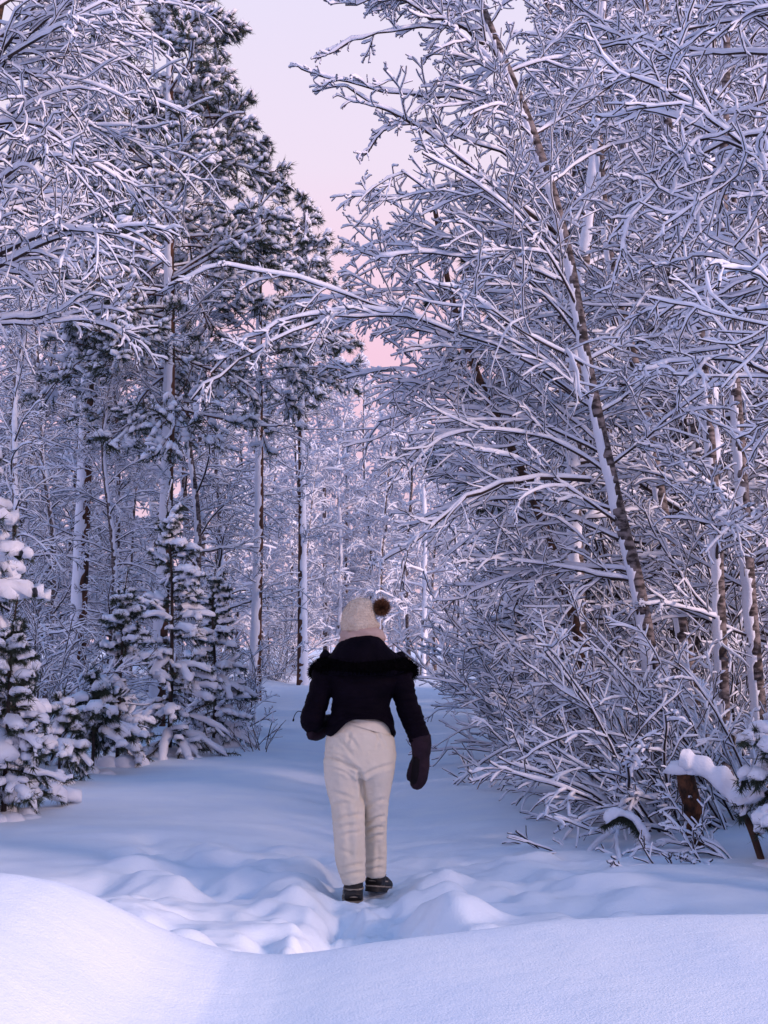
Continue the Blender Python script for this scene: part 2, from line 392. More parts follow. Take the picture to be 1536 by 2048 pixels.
def domes(mb, p, d, rng, sx, sy, sz, jit=0.16):
    """pillows of snow on points p, stretched along d"""
    m = len(p); u = nrm(d * np.array([1, 1, 0.0]) + 1e-5); sd = np.stack([-u[:, 1], u[:, 0], 0 * u[:, 0]], -1)
    ud = nrm(d + 1e-5)
    g = rng.uniform(0.6, 1.3, (m, 3)); V = _dome[None] * (1 + rng.normal(0, jit, (m, len(_dome), 1)))
    P = p[:, None] + V[..., :1] * (sx * g[:, :1])[:, None] * ud[:, None] + V[..., 1:2] * (sy * g[:, 1:2])[:, None] * sd[:, None]
    P[..., 2] += V[..., 2] * (sz * g[:, 2])[:, None]
    mb.add(P, (_df[None] + np.arange(m)[:, None, None] * len(_dome)).reshape(-1, 3))
def pine(name, label, loc, H, r0, crown0, limb_len, seed, group=None, nl=46, needle='needle', dead=16, tuft=0.13, cat='tree', snow=1.0, lean=0.0, azc=None, tufts=(7, 5)):
    rng = np.random.default_rng(seed); root = thing(name, label, cat, loc, group)
    pts = [(0, 0, -0.4), (0.02 * H * rng.uniform(-.4, .4), 0, H * 0.33), (lean * 0.6, 0.01 * H, H * 0.66), (lean, 0, H)]
    tr, C, R = trunk_build(root, pts, r0, r0 * 0.25, M['pinebark'], n=50, k=12, seed=seed, snow_dir=(-0.85, -0.5, 0.05), snow_amt=0.56, snow_th=0.022, patchw=1.5)
    if dead:
        P, Rl, L = limbs_on(C, R, rng, dead, 0.10, crown0 + 0.15, 0, 180, 5, 15, 1.0, 1.6, 0.16, 12, 0.09, 0.012, 0.009)
        lev = crown_levels(P, Rl, L, rng, [dict(k=8, lr=(0.25, 0.5), ang=(30, 65), n=7, wig=0.12, grav=0.02, flat=0.6, rmin=0.007), dict(k=4, lr=(0.3, 0.6), ang=(30, 60), n=5, wig=0.14, grav=0.02, flat=0.7, rmin=0.006)])
        a, b = MB(), MB()
        for q, (p, r, _) in enumerate(lev):
            tubes(a, p, r, 3); snowcaps(b, p, r, SNOW_W[q] * 1.1, SNOW_H[q] * 1.0, rng, prof=PROF4)
        dl = a.build('dead_branches', M['twig'], root); b.build('branch_snow', M['snow'], dl)
    P, Rl, L = limbs_on(C, R, rng, nl, crown0, 0.99, azc[0] if azc else 0, azc[1] if azc else 180, -4, 38, limb_len, limb_len * 0.28, 0.28, 12, 0.07, 0.022, 0.012, 1.3)
    lev = crown_levels(P, Rl, L, rng, [dict(k=tufts[0], lr=(0.28, 0.5), ang=(30, 62), n=7, wig=0.1, grav=0.02, flat=0.5, rmin=0.008, t0=0.15),
                                       dict(k=tufts[1], lr=(0.35, 0.6), ang=(25, 60), n=4, wig=0.1, grav=0.0, flat=0.7, rmin=0.007, t0=0.25)])
    a, nb, sb = MB(), MB(), MB()
    tubes(a, lev[0][0], lev[0][1], 4); tubes(a, lev[1][0], lev[1][1], 3)
    snowcaps(sb, lev[0][0], lev[0][1], 0.022, 0.04, rng)
    for p in (lev[1][0][:, 4:], lev[2][0][:, 2:]):
        d = np.diff(np.concatenate([p, 2 * p[:, -1:] - p[:, -2:-1]], 1), axis=1)
        p, d = p.reshape(-1, 3), nrm(d.reshape(-1, 3))
        needle_blades(nb, p, d, rng, 9, tuft, tuft * 0.055, 1.0)
        k = rng.random(len(p)) < 0.46 * snow
        domes(sb, p[k] + np.array([0, 0, 0.035]), d[k], rng, tuft * 0.72, tuft * 0.5, tuft * 0.48)
    cr = a.build('crown', M['pinebark'], root); nb.build('needles', M[needle], cr, False); sb.build('crown_snow', M['snow'], cr)
    return root
def spruce(name, label, loc, H, seed, width=0.34, group=None, z0=0.10, snow=1.0, cat='small spruce', dens=1.0, sag=0.05):
    """young spruce whose boughs bend under pillows of snow"""
    rng = np.random.default_rng(seed); root = thing(name, label, cat, loc, group)
    pts = [(0, 0, -0.3), (0.01, 0, H * 0.4), (0.03 * H * rng.uniform(-1, 1), 0, H * 0.75), (0.05 * H * rng.uniform(-1, 1), 0.02, H)]
    tr, C, R = trunk_build(root, pts, 0.010 + 0.008 * H, 0.006, M['twig'], n=24, k=8, seed=seed)
    nb_ = int(27 * H ** 0.8 * dens)
    P, Rl, L = limbs_on(C, R, rng, nb_, max(z0, 0.33 / (H + 0.3)), 0.96, 0, 180, -14, 48, width * H, width * H * 0.20, 0.4, 9, 0.05, sag, 0.007, 0.9, 1.45)
    lev = crown_levels(P, Rl, L, rng, [dict(k=5, lr=(0.28, 0.52), ang=(35, 60), n=5, wig=0.08, grav=0.09, flat=0.3, rmin=0.006, t0=0.12)])
    # leader
    top = C[-1][None]; lev.append((grow(top, np.array([[0.1, 0, 1.0]]), np.array([0.12 * H]), 5, rng, 0.05, 0), np.full((1, 5), 0.008), np.array([0])))
    a, nd, sb = MB(), MB(), MB()
    for q, (p, r, _) in enumerate(lev):
        tubes(a, p, r, 3)
        n = p.shape[1]; B = len(p)
        tt = np.linspace(0.02, 1, 26 if q == 0 else 12); b = np.repeat(np.arange(B), len(tt)); pp, T = along(p, b, np.tile(tt, B))
        needle_blades(nd, pp, T, rng, 8, 0.066, 0.0034, 1.15, 0.45)
        w = (0.066, 0.050, 0.03)[q] * snow
        m = rng.random(B) < (0.97, 0.8, 0.6)[q]
        snowcaps(sb, p[m][:, 2 if q == 0 else 1:], r[m][:, 2 if q == 0 else 1:], w, w * 0.95, rng, lump=0.30, gap=0.10, rime=0.3, prof=PROF7, tip=0.85)
    mb = MB(); aa = np.linspace(0, 5.4, 7); rr_ = min(0.24, 0.10 * H + 0.05); domes(mb, np.vstack([np.stack([rr_ * np.cos(aa), rr_ * np.sin(aa), -0.05 + 0 * aa], -1), [[0, 0, -0.02]]]), np.stack([-np.sin(np.append(aa, 0)), np.cos(np.append(aa, 0)), np.zeros(8)], -1), rng, rr_ * 0.95, rr_ * 0.8, rr_ * 0.6, 0.08); bs = mb.build('base_snow', M['snow'], root); md = bs.modifiers.new('round', 'SUBSURF'); md.levels = md.render_levels = 1
    cr = a.build('boughs', M['pinebark'], root); nd.build('needles', M['needle'], cr, False); sb.build('bough_snow', M['snow'], cr)
    return root
# ------------------------------------------------------------------ near birches, each limb a part of its own
def near_birch(label, pix, r0, r1, groups, seed, spec, bark='birch', extra=(), sw=1.0, sh=1.0, rime=0.25, gap=0.06, split=True, snow_dir=(-0.95, -0.2, 0.1), snow_amt=0.25, cat='birch', name='birch_tree', group=None, lump=0.35):
    rng = np.random.default_rng(seed)
    w = np.array([at(*p) for p in pix]); base = w[0].copy(); base[2] = gz(base[0], base[1])
    root = thing(name, label, cat, base, group); pts = w - base; pts[0, 2] = -0.3
    tr, C, R = trunk_build(root, pts, r0, r1, M[bark], n=56, k=14, seed=seed, snow_dir=snow_dir if snow_amt else None, snow_amt=snow_amt + 0.06, snow_th=0.009, patchw=1.7)
    Ps, Rs, Ls = [], [], []
    for g in groups:
        P, Rl, L = limbs_on(C, R, rng, **g); Ps.append(P); Rs.append(Rl); Ls.append(L)
    for pp, re, *le in extra:
        q = catmull(np.array([at(*p) for p in pp]) - base, 13)[None]
        q[:, 1:] += rng.normal(0, 0.012, q[:, 1:].shape); Ps.append(q); Rs.append(taper(np.array([re]), 13, 0.008, 0.3)); Ls.append(np.array([le[0] if le else min(1.25, 0.62 * np.linalg.norm(np.diff(q[0], axis=0), axis=1).sum())]))
    P, Rl, L = np.concatenate(Ps), np.concatenate(Rs), np.concatenate(Ls)
    lev = crown_levels(P, Rl, L, rng, spec); crown_build(root, lev, rng, split, M['twig'], sw, sh, rime, gap, lump=lump)
    return root
G = lambda num, t0, t1, az, azs, el, elend, len0, len1, **k: dict(num=num, t0=t0, t1=t1, az=az, azs=azs, el=el, elend=elend, len0=len0, len1=len1, **k)

# leaning birch whose crown hangs over the trail from the right
near_birch('birch leaning left over the trail, pale thin trunk rising behind the right twigs',
    [(1335, 1640, 10.0), (1290, 1250, 9.8), (1232, 1000, 9.6), (1180, 760, 9.4), (1130, 480, 9.2), (1062, 255, 9.0), (975, 40, 8.8), (900, -170, 8.6)], 0.070, 0.022,
    [G(15, 0.16, 0.55, 180, 55, 28, 34, 1.7, 1.7, grav=0.045), G(15, 0.5, 0.99, 185, 70, 30, 26, 1.25, 0.62, grav=0.04), G(9, 0.3, 0.95, 10, 60, 35, 40, 1.3, 1.0)],
    101, BIRCH, extra=[([(1165, 800, 9.4), (1010, 700, 9.2), (870, 648, 9.0), (740, 605, 8.9), (600, 560, 8.8), (480, 532, 8.7), (400, 540, 8.65), (335, 575, 8.65)], 0.013, 0.8),
                       ([(860, 646, 9.0), (740, 628, 8.9), (640, 642, 8.8), (540, 690, 8.7), (455, 735, 8.7), (385, 800, 8.7)], 0.011, 0.7),
                       ([(800, 625, 8.95), (700, 615, 8.85), (590, 640, 8.75), (500, 680, 8.7), (425, 745, 8.7)], 0.010, 0.6),
                       ([(1120, 470, 9.2), (1000, 380, 9.0), (900, 300, 8.9), (830, 250, 8.8), (760, 215, 8.7), (690, 170, 8.7)], 0.022),
                       ([(1000, 120, 8.9), (930, 60, 8.8), (860, 30, 8.7), (780, 0, 8.6), (690, 10, 8.6)], 0.018),
                       ([(1040, 210, 9.0), (930, 200, 8.9), (820, 192, 8.8), (720, 172, 8.7), (640, 150, 8.7), (590, 128, 8.7)], 0.013, 0.5),
                       ([(985, 60, 8.9), (880, 55, 8.8), (780, 62, 8.7), (705, 85, 8.7), (662, 108, 8.7)], 0.013, 0.5),
                       ([(1090, 350, 9.1), (960, 290, 9.0), (860, 252, 8.9), (770, 262, 8.8), (715, 325, 8.8)], 0.013, 0.55),
                       ([(1110, 560, 9.2), (1000, 520, 9.0), (900, 510, 8.9), (800, 512, 8.8), (755, 515, 8.8)], 0.012, 0.45),
                       ([(1180, 960, 9.6), (1040, 960, 9.4), (930, 1000, 9.3), (840, 1070, 9.2), (760, 1130, 9.2)], 0.022)])
near_birch('dark slender birch stem leaning steeply left below the pale leaning birch',
    [(1215, 1590, 11.0), (1150, 1250, 10.8), (1060, 980, 10.6), (965, 775, 10.4), (905, 600, 10.3), (870, 420, 10.2)], 0.055, 0.02,
    [G(14, 0.15, 0.98, 185, 60, 18, 30, 1.6, 1.0, grav=0.045), G(7, 0.2, 0.9, 0, 60, 25, 35, 1.2, 0.9)], 102, spec_mod(BIRCH, k=(8, 5, 2)), bark='birch_brown', snow_amt=0)
near_birch('mottled birch stem rising behind the broken stump',
    [(1452, 1590, 10.2), (1440, 1250, 10.2), (1425, 950, 10.1), (1395, 620, 10.0), (1368, 400, 9.9), (1312, 130, 9.8), (1262, -150, 9.7)], 0.062, 0.025,
    [G(12, 0.15, 0.98, 195, 60, 22, 35, 1.5, 1.0, grav=0.05), G(8, 0.12, 0.9, 245, 40, 15, 30, 1.1, 0.9, grav=0.05), G(6, 0.25, 0.95, 0, 60, 25, 35, 1.2, 0.9)], 103, spec_mod(BIRCH, k=(7, 5, 2)), snow_amt=0.24)
near_birch('pale spotted birch trunk near the right edge, second from the frame',
    [(1535, 1600, 10.4), (1500, 1200, 10.4), (1472, 800, 10.3), (1446, 450, 10.2), (1452, 100, 10.1), (1440, -220, 10.0)], 0.068, 0.03,
    [G(16, 0.12, 0.98, 205, 80, 22, 36, 1.5, 1.0, grav=0.05)], 104, spec_mod(BIRCH, k=(7, 6, 1)), snow_amt=0.26, split=False)
near_birch('thin upright birch between the leaning birch and the spotted trunk',
    [(1420, 1600, 11.5), (1330, 1050, 11.4), (1275, 760, 11.3), (1215, 480, 11.2), (1190, 150, 11.2), (1170, -150, 11.2)], 0.07, 0.03,
    [G(14, 0.2, 0.98, 180, 170, 28, 40, 1.5, 1.0, grav=0.045)], 105, spec_mod(BIRCH, k=(7, 6, 1)), snow_amt=0.26, split=False)
near_birch('nearest birch reaching in from the right edge with thick white frosted twigs',
    [(1790, 1700, 6.3), (1780, 1200, 6.3), (1760, 700, 6.3), (1730, 200, 6.2), (1700, -200, 6.1)], 0.10, 0.04,
    [G(12, 0.36, 0.98, 188, 40, 30, 34, 1.55, 1.4, grav=0.055, wig=0.10)], 106, spec_mod(BIRCH, k=(8, 6, 2), wig=(0.17, 0.22, 0.22)), sw=1.0, sh=0.75, rime=0.75, gap=0.02, lump=0.5)
# left side, drooping crowns
DROOP = spec_mod(BIRCH, grav=(0.075, 0.10, 0.08), k=(9, 6, 2))
near_birch('drooping birch at the left edge, its snowy twigs filling the upper left corner',
    [(-130, 1640, 8.4), (-120, 1100, 8.4), (-95, 600, 8.4), (-70, 200, 8.3), (-40, -160, 8.2), (-20, -420, 8.2)], 0.12, 0.04,
    [G(26, 0.36, 0.99, 5, 60, 26, 34, 1.75, 1.5, grav=0.055)], 111, DROOP)
near_birch('drooping birch behind the left edge birch, twigs hanging before the pine trunks',
    [(-110, 1560, 11.5), (-100, 1000, 11.5), (-80, 600, 11.4), (-40, 250, 11.3), (20, -100, 11.2), (60, -380, 11.2)], 0.06, 0.03,
    [G(22, 0.46, 0.99, 0, 80, 26, 36, 2.3, 1.6, grav=0.05)], 112, spec_mod(DROOP, k=(8, 6, 1)), split=False, bark='birch_brown', snow_amt=0)

# ------------------------------------------------------------------ pines
def gp(px, Y): x = (px - 768) / FPX * Y; return (x, Y, gz(x, Y))
p1 = pine('pine_tree', 'tall dark pine with heavy snowy boughs against the pink sky', gp(318, 19), 14.4, 0.12, 0.34, 2.45, 201, nl=96, dead=10, tufts=(9, 6), tuft=0.125)
p3 = pine('pine_tree', 'straight pine trunk with one snow plastered side, left of the walker', gp(512, 28), 13.0, 0.135, 0.58, 1.9, 203, nl=36, dead=30, tuft=0.17, tufts=(7, 4))
copy_tree(p3, gp(606, 38), 2.4, 1.2, 'sunlit pine in the gap behind the tall dark pine')
copy_tree(p3, gp(158, 21), 2.0 * math.pi - 0.25, 1.12, 'thick pine trunk plastered with snow near the left edge')
copy_tree(p3, gp(1345, 19), 0.8, 0.95, 'pine at the far right deep behind the birch trunks')
pine('pine_tree', 'dark green pine half hidden behind the leaning birch twigs', gp(1018, 17.5), 8.3, 0.115, 0.40, 1.5, 206, nl=34, dead=14, tufts=(7, 4), tuft=0.15)

# ------------------------------------------------------------------ small spruces
def sg(px, Y): return gp(px, Y)
spruce('small_spruce', 'tallest of the small snowy spruces left of the trail', sg(345, 14.5), 2.95, 301, 0.27)
spruce('small_spruce', 'small spruce with rounded snow caps, left of the tallest one', sg(243, 13.4), 1.9, 302, 0.30)
spruce('small_spruce', 'small spruce at the trailside, right of the tallest one', sg(432, 15.6), 2.2, 303, 0.28)
sp4 = spruce('small_spruce', 'low spruce sapling bent under snow at the foot of the thick pine', sg(128, 11.4), 0.75, 304, 0.5, sag=0.09)
spruce('small_spruce', 'dark spruce sapling lowest at the left edge of the trail', sg(22, 9.2), 1.45, 305, 0.30, snow=0.8)
spruce('small_spruce', 'spruce at the left edge with large white snow clumps', sg(-90, 9.6), 3.6, 306, 0.24, snow=1.9)
copy_tree(sp4, sg(195, 12.4), 1.7, 1.25, 'little spruce between the low sapling and the rounded one')
spruce('small_spruce', 'frosted green spruce at the right edge by the fallen trunk', sg(1540, 7.35), 0.85, 310, 0.42, snow=1.1)

# ------------------------------------------------------------------ bushes
def bush(label, loc, seed, num, ln, az, azs, el, spec=None, group=None, sw=1.0, name='bush', cat='bush', r=0.013, grav=0.035, sh=1.0):
    rng = np.random.default_rng(seed); root = thing(name, label, cat, loc, group)
    A = np.radians(az + azs * rng.uniform(-1, 1, num)); E = np.radians(rng.uniform(el[0], el[1], num))
    d = np.stack([np.cos(A) * np.cos(E), np.sin(A) * np.cos(E), np.sin(E)], -1)
    p = np.stack([rng.normal(0, 0.13, num), rng.normal(0, 0.13, num), np.full(num, -0.1)], -1)
    L = rng.uniform(0.55, 1.1, num) * ln
    P = grow(p, d, L, 16, rng, 0.06, grav); R = taper(np.full(num, r), 16, 0.006, 0.4)
    lev = crown_levels(P, R, L, rng, spec or [dict(k=8, lr=(0.28, 0.5), ang=(22, 50), n=8, wig=0.10, grav=0.02, flat=0.7, rmin=0.0055, t0=0.15), dict(k=4, lr=(0.3, 0.6), ang=(25, 55), n=5, wig=0.12, grav=0.02, flat=0.8, rmin=0.005)])
    a, b = MB(), MB()
    for q, (P, R, _) in enumerate(lev): tubes(a, P, R, 4 if q == 0 else 3); snowcaps(b, P, R, SNOW_W[q] * sw, SNOW_H[q] * 0.8 * sw * sh, rng, gap=0.10, rime=0.15, prof=PROF5 if q < 1 else PROF4)
    st = a.build('stems', M['twig'], root); b.build('stem_snow', M['snow'], st)
    return root
def bg_(px, Y): return gp(px, Y)
b1 = bush('snowy thicket low twigs reaching left over the trail edge', bg_(1262, 10.2), 401, 22, 1.95, 165, 70, (16, 78))
copy_tree(b1, bg_(1470, 8.8), -0.4, 0.95, 'snowy bush below the spotted birch trunk')
bush('arching bush in front of the brown barked birch', bg_(1330, 8.7), 403, 18, 1.8, 170, 60, (15, 70))
copy_tree(b1, bg_(1120, 13.5), 0.5, 1.1, 'dense bush behind the snowy thicket beside the dark pine trunk')
b5 = bush('frosted bush deep between the right birch trunks', bg_(1300, 12.5), 405, 24, 2.6, 150, 170, (25, 80))
bush('tall thin bush in front of the thick pine trunk at left', bg_(95, 12.6), 406, 18, 1.9, 60, 180, (35, 85), sw=0.8)
bush('bare twiggy bush behind the trailside spruce', bg_(470, 18), 407, 16, 1.5, 60, 180, (35, 85), sw=0.7)
copy_tree(b5, bg_(1430, 11.5), 1.3, 1.05, 'frosted bush behind the spotted birch trunk')
copy_tree(b5, bg_(1210, 15), 2.6, 1.1, 'frosted bush far back in the right thicket')
copy_tree(b5, bg_(1010, 21), 3.9, 1.0, 'frosted bush at the far bend of the trail, right side')
copy_tree(b5, bg_(380, 22), 0.6, 1.0, 'frosted bush behind the small spruces')
copy_tree(b5, bg_(60, 18), 5.0, 1.1, 'frosted bush behind the thick pine trunk at the left')
copy_tree(b5, bg_(560, 40), 2.2, 1.2, 'frosted bush far behind the walker, left of her')
bush('thin snowy twigs crossing in front of the broken stump', bg_(1475, 7.45), 431, 6, 0.75, 165, 30, (14, 55), sw=0.75, r=0.007)
SHOOT = [dict(k=3, lr=(0.3, 0.6), ang=(15, 35), n=5, wig=0.08, grav=0.0, flat=1, rmin=0.004)]
bush('bare dark shoots poking from snow beside the trailside spruce', bg_(515, 15.0), 421, 9, 0.55, 20, 180, (45, 85), SHOOT, sw=0.25, name='bare_shoots', cat='shoots', r=0.007, grav=0)
bush('bare dark shoots at the right trail edge past the mitten', bg_(965, 11.8), 422, 6, 0.42, 170, 80, (25, 75), SHOOT, sw=0.35, name='bare_shoots', cat='shoots', r=0.006, grav=0)
bush('low snowy twig lying toward the trail before the buried stub', bg_(1150, 8.1), 423, 4, 0.5, 175, 30, (8, 40), SHOOT, sw=0.35, name='bare_shoots', cat='shoots', r=0.007, grav=0.01)

# sapling bent over and buried under a hood of snow
def bent(label, pix, w, h, seed):
    rng = np.random.default_rng(seed); wp = np.array([at(*p) for p in pix]); base = wp[0].copy(); base[2] = gz(base[0], base[1])
    root = thing('small_spruce', label, 'small spruce', base); P = catmull(wp - base, 18)[None]; P[0, 0, 2] = -0.05
    a, nd, sb = MB(), MB(), MB(); tubes(a, P, np.full((1, 18), 0.011), 6)
    q, T = along(P, np.zeros(60, int), np.linspace(0.1, 1, 60)); needle_blades(nd, q - [0, 0, 0.015], T, rng, 16, 0.06, 0.003, 1.2, 0.8)
    snowcaps(sb, P[:, 2:], np.full((1, 16), 0.012), w, h, rng, lump=0.45, gap=0, rime=0.95, prof=PROF7, tip=0.8)
    domes(sb, P[0, 1:3] + [0.01, 0.02, -0.02], np.tile([1.0, 0, 0], (2, 1)), rng, w * 1.5, w * 1.4, w * 1.6)
    st = a.build('stem', M['twig'], root); nd.build('needles', M['needle'], st, False); o = sb.build('snow_hood', M['snow'], st); md = o.modifiers.new('round', 'SUBSURF'); md.levels = md.render_levels = 1
bent('snow hooded spruce stub bowed over in front of the right thicket', [(1288, 1712, 7.75), (1283, 1672, 7.75), (1262, 1640, 7.75), (1235, 1632, 7.74), (1210, 1645, 7.73)], 0.046, 0.055, 71)
M['stump'] = noise_mat('flaky_bark', (0.018, 0.011, 0.009), (0.115, 0.050, 0.026), 30, 0.9, stretch=(1, 1, 0.6), bump=1.0, bscale=26, bdist=0.03)
# broken stump with its top leaning down from it
w = np.array([at(1392, 1690, 7.9), at(1385, 1630, 7.9), at(1374, 1575, 7.88), at(1368, 1545, 7.87)]); base = w[0].copy(); base[2] = gz(base[0], base[1])
root = thing('birch_stump', 'broken brown birch stump standing in snow at right', 'stump', base); pts = w - base; pts[0, 2] = -0.15
st, C, R = trunk_build(root, pts, 0.060, 0.055, M['stump'], n=40, k=30, rough=0.30, seed=61)
mb = MB(); r9 = np.random.default_rng(14); aa = np.linspace(0, 6.0, 9); domes(mb, np.stack([0.10 * np.cos(aa), 0.10 * np.sin(aa) + 0.02, -0.035 + 0 * aa], -1), np.stack([-np.sin(aa), np.cos(aa), 0 * aa], -1), r9, 0.085, 0.07, 0.055); mb.build('base_snow', M['snow'], root)
mb = MB(); r9 = np.random.default_rng(4); domes(mb, np.array([C[-1], C[-1] + [0.03, -0.02, 0.0], C[-1] + [-0.03, 0.02, 0.0]]), np.tile([1.0, 0, 0], (3, 1)), r9, 0.085, 0.08, 0.07); mb.build('stump_snow', M['snow'], root)
# fallen trunk under a thick roll of snow
rng = np.random.default_rng(77)
ft = np.array([at(1362, 1532, 7.86), at(1405, 1548, 7.8), at(1455, 1592, 7.7), at(1495, 1642, 7.6), at(1528, 1735, 7.5)])
fb = np.array([ft[-1][0], ft[-1][1], gz(ft[-1][0], ft[-1][1])])
root = thing('fallen_trunk', 'snapped trunk top leaning from the stump under a thick roll of snow', 'fallen trunk', fb)
P = catmull(ft - fb, 24)[None]; a, b = MB(), MB(); tubes(a, P, np.full((1, 24), 0.022), 8)
snowcaps(b, P[:, :17], np.full((1, 17), 0.022), 0.074, 0.13, rng, lump=0.5, gap=0, rime=0.9, prof=PROF7, tip=0.6)
o = a.build('trunk', M['pinebark'], root); so = b.build('trunk_snow', M['snow'], o)
md = so.modifiers.new('round', 'SUBSURF'); md.levels = 1; md.render_levels = 1

# ------------------------------------------------------------------ birches of the wood behind, three shapes copied
def wood_birch(seed, H, num, spec, label, loc, group, droop=0.035, slim=1.0, sw=1.0, rime=0.4, wood='twig'):
    rng = np.random.default_rng(seed); root = thing('birch_tree', label, 'birch', loc, group)
    pts = [(0, 0, -0.5), (rng.uniform(-.2, .2), rng.uniform(-.2, .2), H * 0.35), (rng.uniform(-.4, .4), rng.uniform(-.4, .4), H * 0.7), (rng.uniform(-.6, .6), rng.uniform(-.6, .6), H)]
    tr, C, R = trunk_build(root, pts, 0.075 * slim, 0.02, M['birch'], n=34, k=9, seed=seed, snow_dir=(-0.9, -0.4, 0.1), snow_amt=0.36)
    P, Rl, L = limbs_on(C, R, rng, num, 0.10, 0.99, 0, 180, 22, 55, 1.5 * slim, 0.8, 0.45, 14, 0.07, droop, 0.008)
    lev = crown_levels(P, Rl, L, rng, spec); crown_build(root, lev, rng, False, M[wood], sw, sw, rime, 0.03)
    return root
WS = [dict(k=7, lr=(0.3, 0.55), ang=(28, 60), n=7, wig=0.12, grav=0.03, flat=0.7, t0=0.1, rmin=0.0065), dict(k=6, lr=(0.32, 0.62), ang=(28, 62), n=5, wig=0.14, grav=0.04, flat=0.8, t0=0.1, rmin=0.006)]
gl, gr, gc = 'birches in the left wood', 'birches in the right wood', 'pale birches closing the end of the trail'
ll, lr_, lc = 'snowy birch in the wood behind the left pine trunks', 'snowy birch in the dense wood behind the right trunks', 'pale frosted birch in the wood closing the far end of the trail'
WB = [wood_birch(501, 8.0, 40, WS, lr_, gp(1230, 14), gr), wood_birch(502, 9.0, 44, WS, ll, gp(40, 24), gl, 0.05), wood_birch(503, 8.5, 36, WS, lc, gp(610, 47), gc, 0.02, 0.9, 1.6, 0.95, 'frost_twig')]
rng = np.random.default_rng(900)
def scatter(num, px0, px1, y0, y1, pick, s0, s1, label, group, seed, grow_=0.0):
    r = np.random.default_rng(seed)
    for i in range(num):
        px = px0 + (px1 - px0) * (((i * 0.618) % 1) + r.uniform(-.03, .03)); Yd = y0 + (y1 - y0) * (i + r.random()) / num
        x, y, z = gp(px, Yd)
        if -2.6 < x < 1.9 and y < 30: continue
        copy_tree(WB[pick[r.integers(0, len(pick))]], (x, y, z), r.uniform(0, 6.28), r.uniform(s0, s1) * (1 + grow_ * (Yd - y0) / (y1 - y0)), label, group)
scatter(26, 1130, 1620, 13, 32, (0, 1), 0.9, 1.2, lr_, gr, 1, 0.9)
scatter(9, 1160, 1600, 11.5, 17, (0, 1), 0.95, 1.2, lr_, gr, 4)
scatter(24, -60, 450, 23, 48, (0, 1, 2), 0.9, 1.25, ll, gl, 2, 0.6)
scatter(38, 470, 1080, 46, 68, (2, 2, 2), 1.15, 1.85, lc, gc, 3)
for x, y, s_ in [(-3.9, 4.2, 0.95), (-4.4, 5.6, 1.0), (-5.6, 4.8, 1.1), (-5.0, 7.2, 1.05), (-6.4, 6.4, 1.1)]:  # birches added out of view to cut the skylight reaching the trail
    copy_tree(WB[int(-x * 10) % 2], (x, y, gz(x, y)), x * 3, s_, 'unseen snowy birch added beyond the left edge to dim the trail', 'unseen birches added beyond the left edge to dim the trail')
lo, go = 'unseen snowy birch added beyond the right edge to shade the trail', 'unseen birches added beyond the right edge to shade the trail'
for x, y, s_ in [(4.1, 4.1, 0.5), (5.1, 4.2, 0.6), (3.9, 4.9, 0.55), (5.2, 5.2, 0.65), (4.2, 5.9, 0.55), (5.0, 6.6, 0.7), (4.7, 8.0, 0.8), (5.8, 7.2, 0.8)]:  # added out of view and sized to keep the sun off the trail
    copy_tree(WB[int(x * 10) % 2], (x, y, gz(x, y)), x * 3, s_, lo, go)

for px, Yd, s_ in [(95, 23.5, 0.85), (235, 24, 0.9), (20, 17, 0.8), (215, 18, 0.7)]:
    copy_tree(WB[1], gp(px, Yd), px * 0.1, s_, ll, gl)
for x, y, s_ in [(3.6, 6.9, 1.2), (3.5, 8.0, 1.2), (4.4, 7.4, 1.3)]:  # bushes added out of view so the trail lies in shade, not the bank
    copy_tree(b1, (x, y, gz(x, y)), x, s_, 'unseen snowy bush added beyond the right edge to shade the trail', 'unseen bushes added beyond the right edge to shade the trail')
# far wood: one mass of frosted saplings beyond the trees one can tell apart
rng = np.random.default_rng(950); a = MB(); b = MB(); m = 60
x = rng.uniform(-26, 26, m); y = rng.uniform(66, 95, m); x = x * y / 75; H = rng.uniform(6, 15, m)
p0 = np.stack([x, y, height(x, y) - 0.2], -1); P = grow(p0, np.tile([0, 0, 1.0], (m, 1)), H, 10, rng, 0.04, 0); R = taper(rng.uniform(0.04, 0.09, m), 10, 0.02)
lev = crown_levels(P, R, H, rng, [dict(k=13, lr=(0.10, 0.2), ang=(35, 70), n=4, wig=0.12, grav=0.03, flat=1, t0=0.06, rmin=0.014), dict(k=4, lr=(0.35, 0.6), ang=(28, 60), n=3, wig=0.12, grav=0.03, flat=1, rmin=0.011)])
T3 = np.array([(-1, 0.0), (0, 1.0), (1, 0.0)])
for q, (P, R, _) in enumerate(lev):
    tubes(a, P, R, 3); snowcaps(b, P, R, 0.035, 0.055, rng, rime=0.5, prof=T3)
nv = a.n; a.V += b.V; a.F += [f + nv for f in b.F]; a.n += b.n
me = a.mesh('far_wood', M['frost_twig']); me.materials.append(M['snow'])
mi = np.zeros(len(me.polygons), np.int32); mi[-sum(len(f) for f in b.F):] = 1; me.polygons.foreach_set('material_index', mi)
tag(obj('far_wood', me), 'mass of pale frosted saplings far behind the trail', 'wood', kind='stuff')
